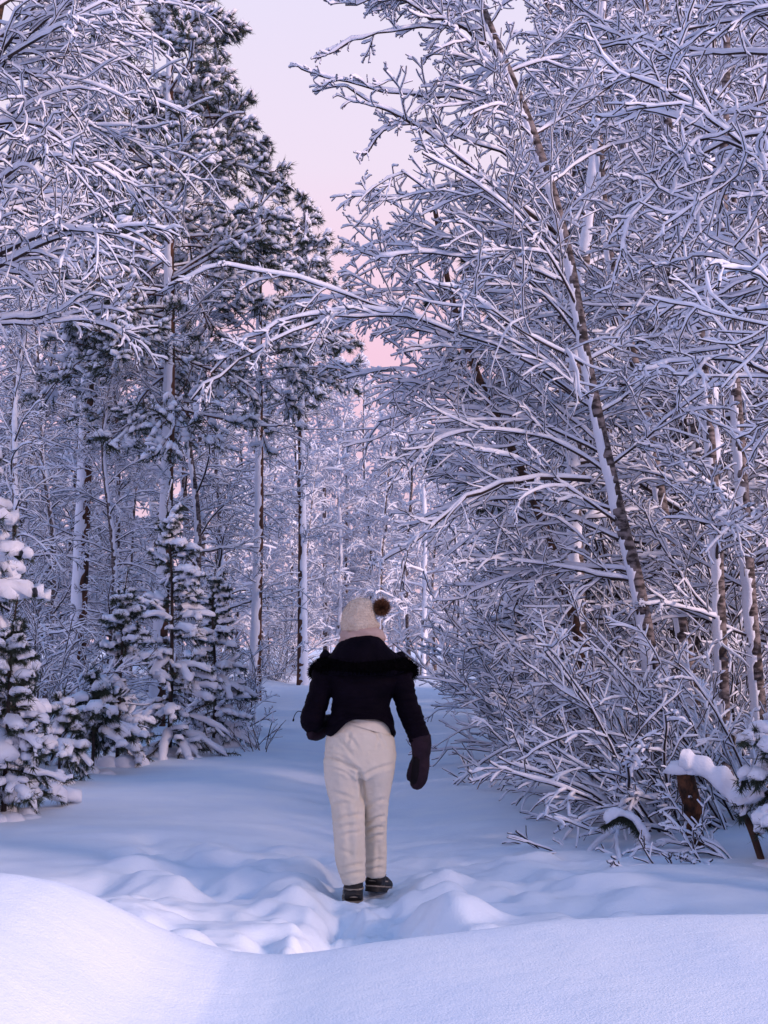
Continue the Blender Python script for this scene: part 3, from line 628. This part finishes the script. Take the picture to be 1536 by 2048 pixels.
# ------------------------------------------------------------------ person walking away
PY = 6.9; PXM = FPX / PY
def pp(px, py, dy=0.0):
    v = at(px, py, PY); v[1] += dy; return v
PB = pp(727, 1795); PB[2] = gz(PB[0], PB[1])
def fabric(name, c0, c1, scale, rough, bump, bscale, **k): return noise_mat(name, c0, c1, scale, rough, bump=bump, bscale=bscale, **k)
M['pants'] = fabric('cream_fabric', (0.62, 0.58, 0.49), (0.70, 0.65, 0.56), 5, 0.75, 0.25, 120, bdist=0.004)
M['jacket'] = fabric('black_quilt', (0.0025, 0.0017, 0.0045), (0.0055, 0.0035, 0.0085), 8, 0.7, 0.5, 60, bdist=0.008, spec=0.04)
M['fur'] = fabric('black_fur', (0.0012, 0.0012, 0.0016), (0.0025, 0.002, 0.003), 30, 0.9, 0, 1, spec=0.02)
M['hat'] = fabric('cream_knit', (0.62, 0.51, 0.41), (0.72, 0.62, 0.51), 22, 0.95, 0.9, 70, bdist=0.012, stretch=(1, 1, 1.6))
M['pom'] = fabric('brown_fur', (0.07, 0.028, 0.016), (0.26, 0.12, 0.062), 40, 0.85, 0, 1)
M['scarf'] = fabric('beige_scarf', (0.42, 0.30, 0.27), (0.52, 0.39, 0.35), 14, 0.9, 0.5, 60, bdist=0.006)
M['mitten'] = fabric('plum_mitten', (0.011, 0.006, 0.012), (0.022, 0.011, 0.020), 12, 0.65, 0.4, 60, spec=0.12)
M['palm'] = fabric('mitten_palm', (0.003, 0.002, 0.004), (0.006, 0.004, 0.007), 12, 0.6, 0.3, 60, spec=0.1)
M['boot'] = fabric('black_boot', (0.008, 0.008, 0.009), (0.02, 0.018, 0.018), 20, 0.55, 0.3, 60)
M['trim'] = fabric('grey_trim', (0.16, 0.14, 0.12), (0.28, 0.25, 0.21), 25, 0.7, 0.3, 80)
M['skin'] = fabric('skin', (0.42, 0.24, 0.18), (0.50, 0.29, 0.22), 8, 0.55, 0.1, 60)
M['hair'] = fabric('brown_hair', (0.06, 0.03, 0.02), (0.12, 0.06, 0.035), 30, 0.6, 0.4, 60, stretch=(3, 3, 0.4))

def loft(rings, n=40, k=36, cap=True, close_px=True):
    """rings: (point, half width, half depth) along a path -> closed surface"""
    C = catmull([r[0] for r in rings], n)
    q = np.linspace(0, len(rings) - 1, n); W_ = catmull(np.array([(r[1], r[2], 0) for r in rings]), n)
    T = nrm(np.gradient(C, axis=0)); Sx = nrm(np.array([1.0, 0, 0]) - T * T[:, :1]); U = np.cross(T, Sx)
    a = np.arange(k) * 2 * math.pi / k
    V = C[:, None] + np.cos(a)[None, :, None] * Sx[:, None] * W_[:, :1, None] + np.sin(a)[None, :, None] * U[:, None] * W_[:, 1:2, None]
    F = tube_idx(1, n, k); V = V.reshape(-1, 3)
    if cap:
        V = np.vstack([V, C[0], C[-1]]); i = np.arange(k); j = (i + 1) % k
        F3 = np.concatenate([np.stack([j, i, np.full(k, n * k)], -1), np.stack([(n - 1) * k + i, (n - 1) * k + j, np.full(k, n * k + 1)], -1)])
        return V, F, F3
    return V, F
def fuse(parts, voxel, smooth_it):
    """union of closed lofts as one continuous surface"""
    mb = MB()
    for p in parts: mb.add(*p)
    o = obj('tmp', mb.mesh('tmp', None)); r = o.modifiers.new('r', 'REMESH'); r.mode = 'VOXEL'; r.voxel_size = voxel
    s = o.modifiers.new('s', 'SMOOTH'); s.factor = 0.5; s.iterations = smooth_it
    ev = o.evaluated_get(bpy.context.evaluated_depsgraph_get()); me = bpy.data.meshes.new_from_object(ev)
    bpy.data.objects.remove(o); return me
def get_vn(me):
    V = np.empty(len(me.vertices) * 3, np.float32); me.vertices.foreach_get('co', V)
    Nn = np.empty(len(me.vertices) * 3, np.float32); me.vertices.foreach_get('normal', Nn)
    return V.reshape(-1, 3).astype(float), Nn.reshape(-1, 3).astype(float)
def set_v(me, V):
    me.vertices.foreach_set('co', V.astype(np.float32).ravel()); me.update()
def cloth(name, parts, voxel, it, mat, parent, shape=None):
    me = fuse(parts, voxel, it); V, Nn = get_vn(me)
    if shape is not None: V = shape(V, Nn)
    set_v(me, V - PB); me.polygons.foreach_set('use_smooth', np.ones(len(me.polygons), bool)); me.materials.clear(); me.materials.append(mat)
    return obj(name, me, parent)
def ring(px, py, hw, hd, dy=0.0): return (pp(px, py, dy), hw / PXM, hd)
person = thing('person', 'person in black jacket, cream snow trousers and pompom hat walking away', 'person', PB)

# body: one continuous surface under the clothes
def mirror_arm(pts): return pts
body_parts = [
    loft([ring(722, 1295, 20, .055), ring(722, 1320, 55, .085), ring(722, 1365, 55, .095), ring(721, 1405, 42, .085), ring(721, 1450, 50, .10), ring(721, 1500, 58, .115, -.01), ring(721, 1530, 52, .10)]),
    loft([ring(690, 1505, 28, .085), ring(692, 1580, 26, .085), ring(697, 1650, 19, .065), ring(702, 1720, 15, .05), ring(706, 1775, 12, .042)]),
    loft([ring(752, 1505, 28, .085), ring(754, 1580, 25, .085, .05), ring(751, 1650, 18, .065, .13), ring(750, 1710, 14, .05, .19), ring(750, 1765, 11, .038, .21)]),
    loft([ring(672, 1322, 17, .045), ring(642, 1380, 13, .04), ring(626, 1440, 12, .035, .02), ring(640, 1452, 10, .03, .14), ring(662, 1450, 8, .025, .24), ring(672, 1449, 9, .02, .31)]),
    loft([ring(780, 1322, 17, .045), ring(808, 1380, 13, .04), ring(826, 1440, 11, .035), ring(840, 1490, 9, .03, -.02), ring(840, 1520, 10, .022, -.02), ring(835, 1560, 8, .015, -.02)]),
    loft([ring(722, 1300, 17, .055), ring(720, 1275, 17, .055), ring(718, 1262, 20, .07, .01)]),
    loft([ring(717, 1279, 14, .05, .06), ring(716, 1268, 24, .085, .02), ring(715, 1250, 28, .10), ring(717, 1232, 27, .095), ring(722, 1218, 16, .06)]),
    loft([ring(707, 1252, 3, .012, .085), ring(703, 1257, 5, .02, .10), ring(704, 1261, 3, .010, .09)], 12, 12),   # nose, face turned away and left
    loft([ring(690, 1246, 3, .018, .0), ring(687, 1252, 3, .022, .0), ring(689, 1259, 3, .014, .0)], 12, 12),       # ears
    loft([ring(742, 1246, 3, .018, .0), ring(745, 1252, 3, .022, .0), ring(743, 1259, 3, .014, .0)], 12, 12)]
cloth('body', body_parts, 0.011, 3, M['skin'], person)
# trousers
CREASES = [  # photo pixels of each fold in the trousers: x0, y0, x1, y1, depth, width
    (652, 1512, 716, 1541, .024, 4.0), (654, 1503, 705, 1527, .012, 3.5), (656, 1522, 712, 1549, .014, 3.5), (664, 1534, 700, 1552, .008, 3),
    (722, 1552, 786, 1530, .009, 4), (690, 1462, 716, 1500, .006, 3), (742, 1456, 768, 1492, .006, 3), (674, 1474, 704, 1512, .007, 3), (700, 1462, 692, 1490, .005, 3), (757, 1462, 752, 1500, .005, 3),
    (718, 1542, 724, 1600, .018, 4.5), (660, 1582, 706, 1600, .007, 4), (664, 1612, 700, 1606, .006, 4),
    (668, 1640, 724, 1631, .009, 4), (672, 1658, 716, 1652, .008, 4), (684, 1672, 724, 1664, .007, 3.5), (732, 1646, 770, 1634, .010, 3.5), (730, 1662, 768, 1656, .011, 3.5), (736, 1680, 766, 1672, .009, 3.5), (734, 1612, 772, 1600, .007, 4),
    (690, 1600, 700, 1720, .006, 7), (716, 1600, 720, 1740, .005, 5), (757, 1690, 752, 1745, .006, 4), (676, 1700, 706, 1712, .006, 4), (682, 1738, 726, 1730, .008, 3.5), (688, 1752, 728, 1747, .008, 3.5), (732, 1728, 766, 1720, .008, 3.5), (734, 1742, 764, 1737, .008, 3)]
def pants_shape(V, Nn):
    f = np.stack([V[:, 0] * 5, V[:, 1] * 5, V[:, 2] * 4], -1)
    fine = np.stack([V[:, 0] * 30, V[:, 1] * 20, V[:, 2] * 45], -1)
    d = 0.006 * fbm(f, 2, 30) + 0.0022 * (1 - 2 * np.abs(fbm(fine, 2, 33)))
    dv = V - CAM; k = (dv * _F).sum(-1); px = 768 + FPX * dv[:, 0] / k; py = 1024 - FPX * (dv * _U).sum(-1) / k
    bk = np.clip(0.45 - Nn[:, 1], 0, 1)
    for x0, y0, x1, y1, a, w in CREASES:
        ex, ey = x1 - x0, y1 - y0; L = math.hypot(ex, ey); t = ((px - x0) * ex + (py - y0) * ey) / L ** 2
        s = ((px - x0) * -ey + (py - y0) * ex) / L + 2.5 * np.sin(t * 2.6); end = sstep(-0.15, 0.2, t) * sstep(1.15, 0.8, t)
        d = d + end * bk * a * (-np.exp(-(s / w) ** 2) + 0.55 * np.exp(-((np.abs(s) - 2.0 * w) / (1.2 * w)) ** 2))
    return V + Nn * d[:, None]
leg_l = loft([ring(690, 1490, 36, .12, -.01), ring(687, 1525, 38, .125, -.02), ring(690, 1570, 37, .11), ring(695, 1605, 33, .10), ring(697, 1640, 31, .098), ring(699, 1680, 30, .09), ring(701, 1720, 29, .085), ring(706, 1750, 24, .080), ring(708, 1765, 22, .076)], 60)
leg_r = loft([ring(756, 1490, 34, .12, -.01), ring(757, 1530, 33, .12, .0), ring(755, 1570, 28, .11, .04), ring(752, 1605, 25, .10, .08), ring(751, 1640, 24, .095, .13), ring(750, 1680, 23, .09, .17), ring(750, 1718, 22.5, .085, .20), ring(750, 1752, 20.5, .080, .21), ring(750, 1766, 19, .076, .21)], 60)
hips = loft([ring(732, 1430, 40, .10), ring(729, 1442, 47, .115), ring(724, 1462, 63, .128), ring(721, 1490, 69, .140, -.012), ring(721, 1520, 69, .140, -.015), ring(720, 1545, 58, .11)], 40)
trousers = cloth('trousers', [hips, leg_l, leg_r], 0.0075, 3, M['pants'], person, pants_shape)
mb = MB(); V, F = loft([ring(731, 1438, 47, .121), ring(730, 1446, 52, .126), ring(728, 1453, 57, .131)], 10, 48, False); mb.add(V - PB, F); mb.build('waistband', M['pants'], trousers)
# jacket with sleeves
ZW = at(0, 1424, PY)[2]
def jacket_shape(V, Nn):
    f = np.stack([V[:, 0] * 9, V[:, 1] * 9, V[:, 2] * 14], -1); w = np.stack([V[:, 0] * 5, V[:, 1] * 5, V[:, 2] * 34], -1)
    V = V + Nn * (0.006 * fbm(f, 3, 40) + 0.009 * (1 - 2 * np.abs(fbm(w, 2, 41))))[:, None]
    xc = at(732, 1440, PY)[0]; lo = (V[:, 2] < ZW) & (np.abs(V[:, 0] - xc) < 0.235) & (V[:, 1] < PY + 0.16)
    back = np.exp(-((V[:, 0] - xc) / 0.15) ** 4) * sstep(PY + 0.06, PY - 0.06, V[:, 1])
    V[:, 2] = np.where(lo, ZW + (V[:, 2] - ZW) * (1 - 0.78 * np.clip(back, 0, 1)), V[:, 2]); return V
torso = loft([ring(724, 1288, 32, .085, -.01), ring(725, 1302, 52, .105, -.01), ring(726, 1325, 72, .125), ring(726, 1355, 71, .135), ring(723, 1385, 60, .130), ring(722, 1405, 55, .122), ring(722, 1430, 59, .132), ring(721, 1455, 66, .150), ring(720, 1474, 68, .156)], 60, 48)
arm_l = loft([ring(670, 1318, 26, .07), ring(653, 1340, 25, .072), ring(643, 1375, 22, .066), ring(632, 1410, 21, .062), ring(624, 1440, 22, .062, .02), ring(634, 1451, 21, .055, .10), ring(650, 1451, 17, .05, .18), ring(660, 1450, 15, .045, .22)], 50)
arm_r = loft([ring(782, 1318, 26, .07), ring(798, 1340, 24, .072), ring(805, 1375, 22, .066), ring(815, 1410, 21, .062, .0), ring(828, 1445, 20, .06, -.01), ring(840, 1480, 19, .055, -.02)], 50)
jacket = cloth('jacket', [torso, arm_l, arm_r], 0.010, 2, M['jacket'], person, jacket_shape)
hood_l = loft([ring(728, 1288, 38, .085, -.02), ring(728, 1293, 48, .110, -.03), ring(727, 1305, 61, .135, -.045), ring(727, 1320, 78, .155, -.05), ring(727, 1340, 86, .150, -.05), ring(727, 1350, 70, .11, -.05)], 40, 48)
def hood_shape(V, Nn):
    f = np.stack([V[:, 0] * 22, V[:, 1] * 8, V[:, 2] * 9], -1); return V + Nn * (0.010 * fbm(f, 3, 50))[:, None]
hood = cloth('hood', [hood_l], 0.010, 2, M['jacket'], jacket, hood_shape)
hood.parent = jacket
def fur(name, C, R, num, ln, wd, mat, parent, seed, core=True):
    """hairs round a tube C,R"""
    rng = np.random.default_rng(seed); mb = MB(); T, Sx, U = frames(C[None]); T, Sx, U = T[0], Sx[0], U[0]
    i = rng.integers(0, len(C), num); a = rng.uniform(0, 2 * math.pi, num)[:, None]; n_ = np.cos(a) * Sx[i] + np.sin(a) * U[i]
    p = C[i] + n_ * R[i][:, None] * 0.92 + T[i] * rng.uniform(-.5, .5, num)[:, None] * np.linalg.norm(C[1] - C[0])
    v = nrm(n_ + rng.normal(0, 0.35, (num, 3)) + np.array([0, 0, -0.25])); s = nrm(np.cross(v, rng.normal(0, 1, (num, 3)))) * wd
    l = rng.uniform(0.5, 1.2, num)[:, None] * ln
    mb.add(np.stack([p - s, p + s, p + v * l], 1) - PB, np.arange(num * 3).reshape(-1, 3))
    if core: mb2 = MB(); tubes(mb2, C[None] - PB, R[None], 14); mb.add(np.concatenate(mb2.V), np.concatenate(mb2.F))
    return mb.build(name, mat, parent)
C = catmull([pp(632, 1350, .06), pp(634, 1336, .0), pp(660, 1329, -.12), pp(727, 1333, -.19), pp(796, 1329, -.12), pp(820, 1336, .0), pp(820, 1350, .06)], 60)
fur('fur_trim', C, np.full(60, 0.036) * (0.85 + 0.25 * np.sin(np.linspace(0, 23, 60)) * 0.3 + 0.12), 5200, 0.026, 0.0016, M['fur'], jacket, 5)
# mittens
mit = [loft([ring(840, 1470, 21, .060, -.02), ring(842, 1488, 21, .060, -.02), ring(842, 1508, 18, .052, -.02), ring(841, 1530, 18, .046, -.02), ring(838, 1552, 17, .042, -.02), ring(833, 1570, 13, .034, -.02), ring(831, 1578, 6, .018, -.02)], 40, 30),
       loft([ring(832, 1516, 8, .024, -.02), ring(824, 1535, 8, .024, -.03), ring(819, 1551, 6.5, .02, -.03), ring(816, 1560, 3, .01, -.03)], 20, 18)]
def mit_shape(V, Nn): return V + Nn * (0.004 * fbm(V * 26, 3, 60))[:, None]
mo = cloth('mitten', mit, 0.006, 2, M['mitten'], person, mit_shape)
cloth('palm_patch', [loft([ring(833, 1513, 9, .030, -.045), ring(832, 1535, 10, .030, -.042), ring(829, 1558, 9, .026, -.036), ring(829, 1572, 5, .015, -.03)], 20, 18)], 0.006, 2, M['palm'], mo)
mit2 = [loft([ring(652, 1454, 17, .05, .19), ring(662, 1452, 17, .05, .25), ring(670, 1450, 14, .045, .30), ring(676, 1449, 8, .03, .36)], 24, 24)]
m2 = cloth('mitten', mit2, 0.007, 2, M['mitten'], person, mit_shape)
cloth('cuff', [loft([ring(618, 1462, 8, .05, .0), ring(632, 1464, 12, .055, .06), ring(644, 1462, 12, .05, .11)], 16, 20)], 0.007, 2, M['mitten'], m2)
mb = MB(); c = catmull([pp(606, 1424, -.02), pp(597, 1422, -.03), pp(590, 1430, -.03), pp(587, 1442, -.03)], 12)[None] - PB
tubes(mb, c, np.array([[0.0022] * 10 + [0.005] * 2]), 6); mb.build('drawcord', M['jacket'], jacket)
# scarf, hair, hat
def scarf_shape(V, Nn): return V + Nn * (0.010 * (1 - 2 * np.abs(fbm(np.stack([V[:, 0] * 3, V[:, 1] * 3, V[:, 2] * 26 + V[:, 0] * 8], -1), 2, 70))))[:, None]
cloth('scarf', [loft([ring(724, 1290, 44, .10, -.01), ring(724, 1280, 45, .108, -.01), ring(722, 1269, 40, .108, .0), ring(722, 1259, 34, .10, .0), ring(721, 1253, 28, .085, .0)], 24, 40)], 0.008, 2, M['scarf'], person, scarf_shape)
cloth('hair', [loft([ring(694, 1252, 6, .03, .0), ring(692, 1259, 7, .035, .0), ring(693, 1266, 6, .03, .0)], 14, 16)], 0.006, 2, M['hair'], person)
def hat_shape(V, Nn): return V + Nn * (0.006 * fbm(V * 34, 2, 80) + 0.005 * fbm(V * 12, 2, 81))[:, None]
hat = cloth('hat', [loft([ring(722, 1264, 33, .10, .0), ring(721, 1256, 38, .112, .0), ring(721, 1243, 39, .118, .0), ring(724, 1231, 37, .110, .0), ring(731, 1221, 31, .095, .0), ring(740, 1214, 20, .06, .0), ring(746, 1211, 9, .03, .0)], 40, 40)], 0.0075, 2, M['hat'], person, hat_shape)
rng = np.random.default_rng(8)
pc = pp(763, 1215, -.01); num = 4200; v = nrm(rng.normal(0, 1, (num, 3))); v2 = nrm(v + rng.normal(0, 0.22, (num, 3)))
s = nrm(np.cross(v2, rng.normal(0, 1, (num, 3)))) * 0.0017
p = pc + v * 0.022; mb = MB(); mb.add(np.stack([p - s, p + s, p + v2 * rng.uniform(0.022, 0.044, num)[:, None]], 1) - PB, np.arange(num * 3).reshape(-1, 3)); mb.build('pompom', M['pom'], hat)
num = 5000; me = hat.data; V, Nn = get_vn(me); i = rng.integers(0, len(V), num); v2 = nrm(Nn[i] + rng.normal(0, 0.6, (num, 3))); s = nrm(np.cross(v2, rng.normal(0, 1, (num, 3)))) * 0.0008
mb = MB(); mb.add(np.stack([V[i] - s, V[i] + s, V[i] + v2 * rng.uniform(0.004, 0.013, num)[:, None]], 1), np.arange(num * 3).reshape(-1, 3)); mb.build('knit_fuzz', M['hat'], hat)
# boots
def boot(cx, cy, dy, yaw, pitch):
    """ankle at photo pixel; heel toward the camera"""
    o = pp(cx, cy, dy); o[2] = min(o[2], gz(o[0], o[1] + 0.06) - 0.004); cyw, syw, cp, sp_ = math.cos(yaw), math.sin(yaw), math.cos(pitch), math.sin(pitch)
    def L(x, y, z):
        # pitch about the toe ball (heel lifts), then yaw
        yy, zz = y - 0.12, z; y2 = yy * cp + zz * sp_ + 0.12; z2 = -yy * sp_ + zz * cp
        return o + np.array([x * cyw + y2 * syw, -x * syw + y2 * cyw, z2])
    bt = cloth('boot', [loft([(L(0, 0, 0.02), .050, .058), (L(0, 0, 0.07), .054, .060), (L(0, -.005, 0.12), .054, .060), (L(0, -.005, 0.16), .047, .052), (L(0, 0.0, 0.23), .044, .050)], 20, 24),
                        loft([(L(0, -.062, 0.045), .030, .030), (L(0, -.05, 0.05), .050, .045), (L(0, 0.02, 0.05), .052, .050), (L(0, 0.10, 0.045), .054, .046), (L(0, 0.17, 0.035), .050, .034), (L(0, 0.21, 0.028), .030, .020)], 30, 24)], 0.006, 2, M['boot'], person)
    def slab(z0, z1, g, name, mat):
        k = 40; a = np.arange(k) * 2 * math.pi / k; y = 0.075 + (0.142 + g) * np.sin(a); x = (0.052 + g) * np.sign(np.cos(a)) * np.abs(np.cos(a)) ** 0.6 * (1 - 0.12 * np.sin(a + .6))
        V = np.array([[L(xx, yy, z) for xx, yy in zip(x, y)] for z in (z0, z1)]).reshape(-1, 3); V = np.vstack([V, L(0, .075, z0), L(0, .075, z1)])
        i = np.arange(k); j = (i + 1) % k
        mb = MB(); mb.add(V - PB, tube_idx(1, 2, k), np.stack([j, i, np.full(k, 2 * k)], -1), np.stack([k + i, k + j, np.full(k, 2 * k + 1)], -1)); mb.build(name, mat, bt, False)
    slab(-0.005, 0.022, 0.006, 'sole', M['boot']); slab(0.022, 0.030, 0.008, 'welt', M['trim']); slab(0.052, 0.060, 0.004, 'stripe', M['trim'])
    for z in (0.088,):
        V, F, F3 = loft([(L(0, -.003, z), .0585, .0645), (L(0, -.003, z + .008), .0585, .0645)], 4, 28); mb = MB(); mb.add(V - PB, F, F3); mb.build('stripe', M['trim'], bt)
boot(707, 1796, 0.0, -0.05, 0.0)
boot(750, 1796, 0.21, 0.32, 0.20)
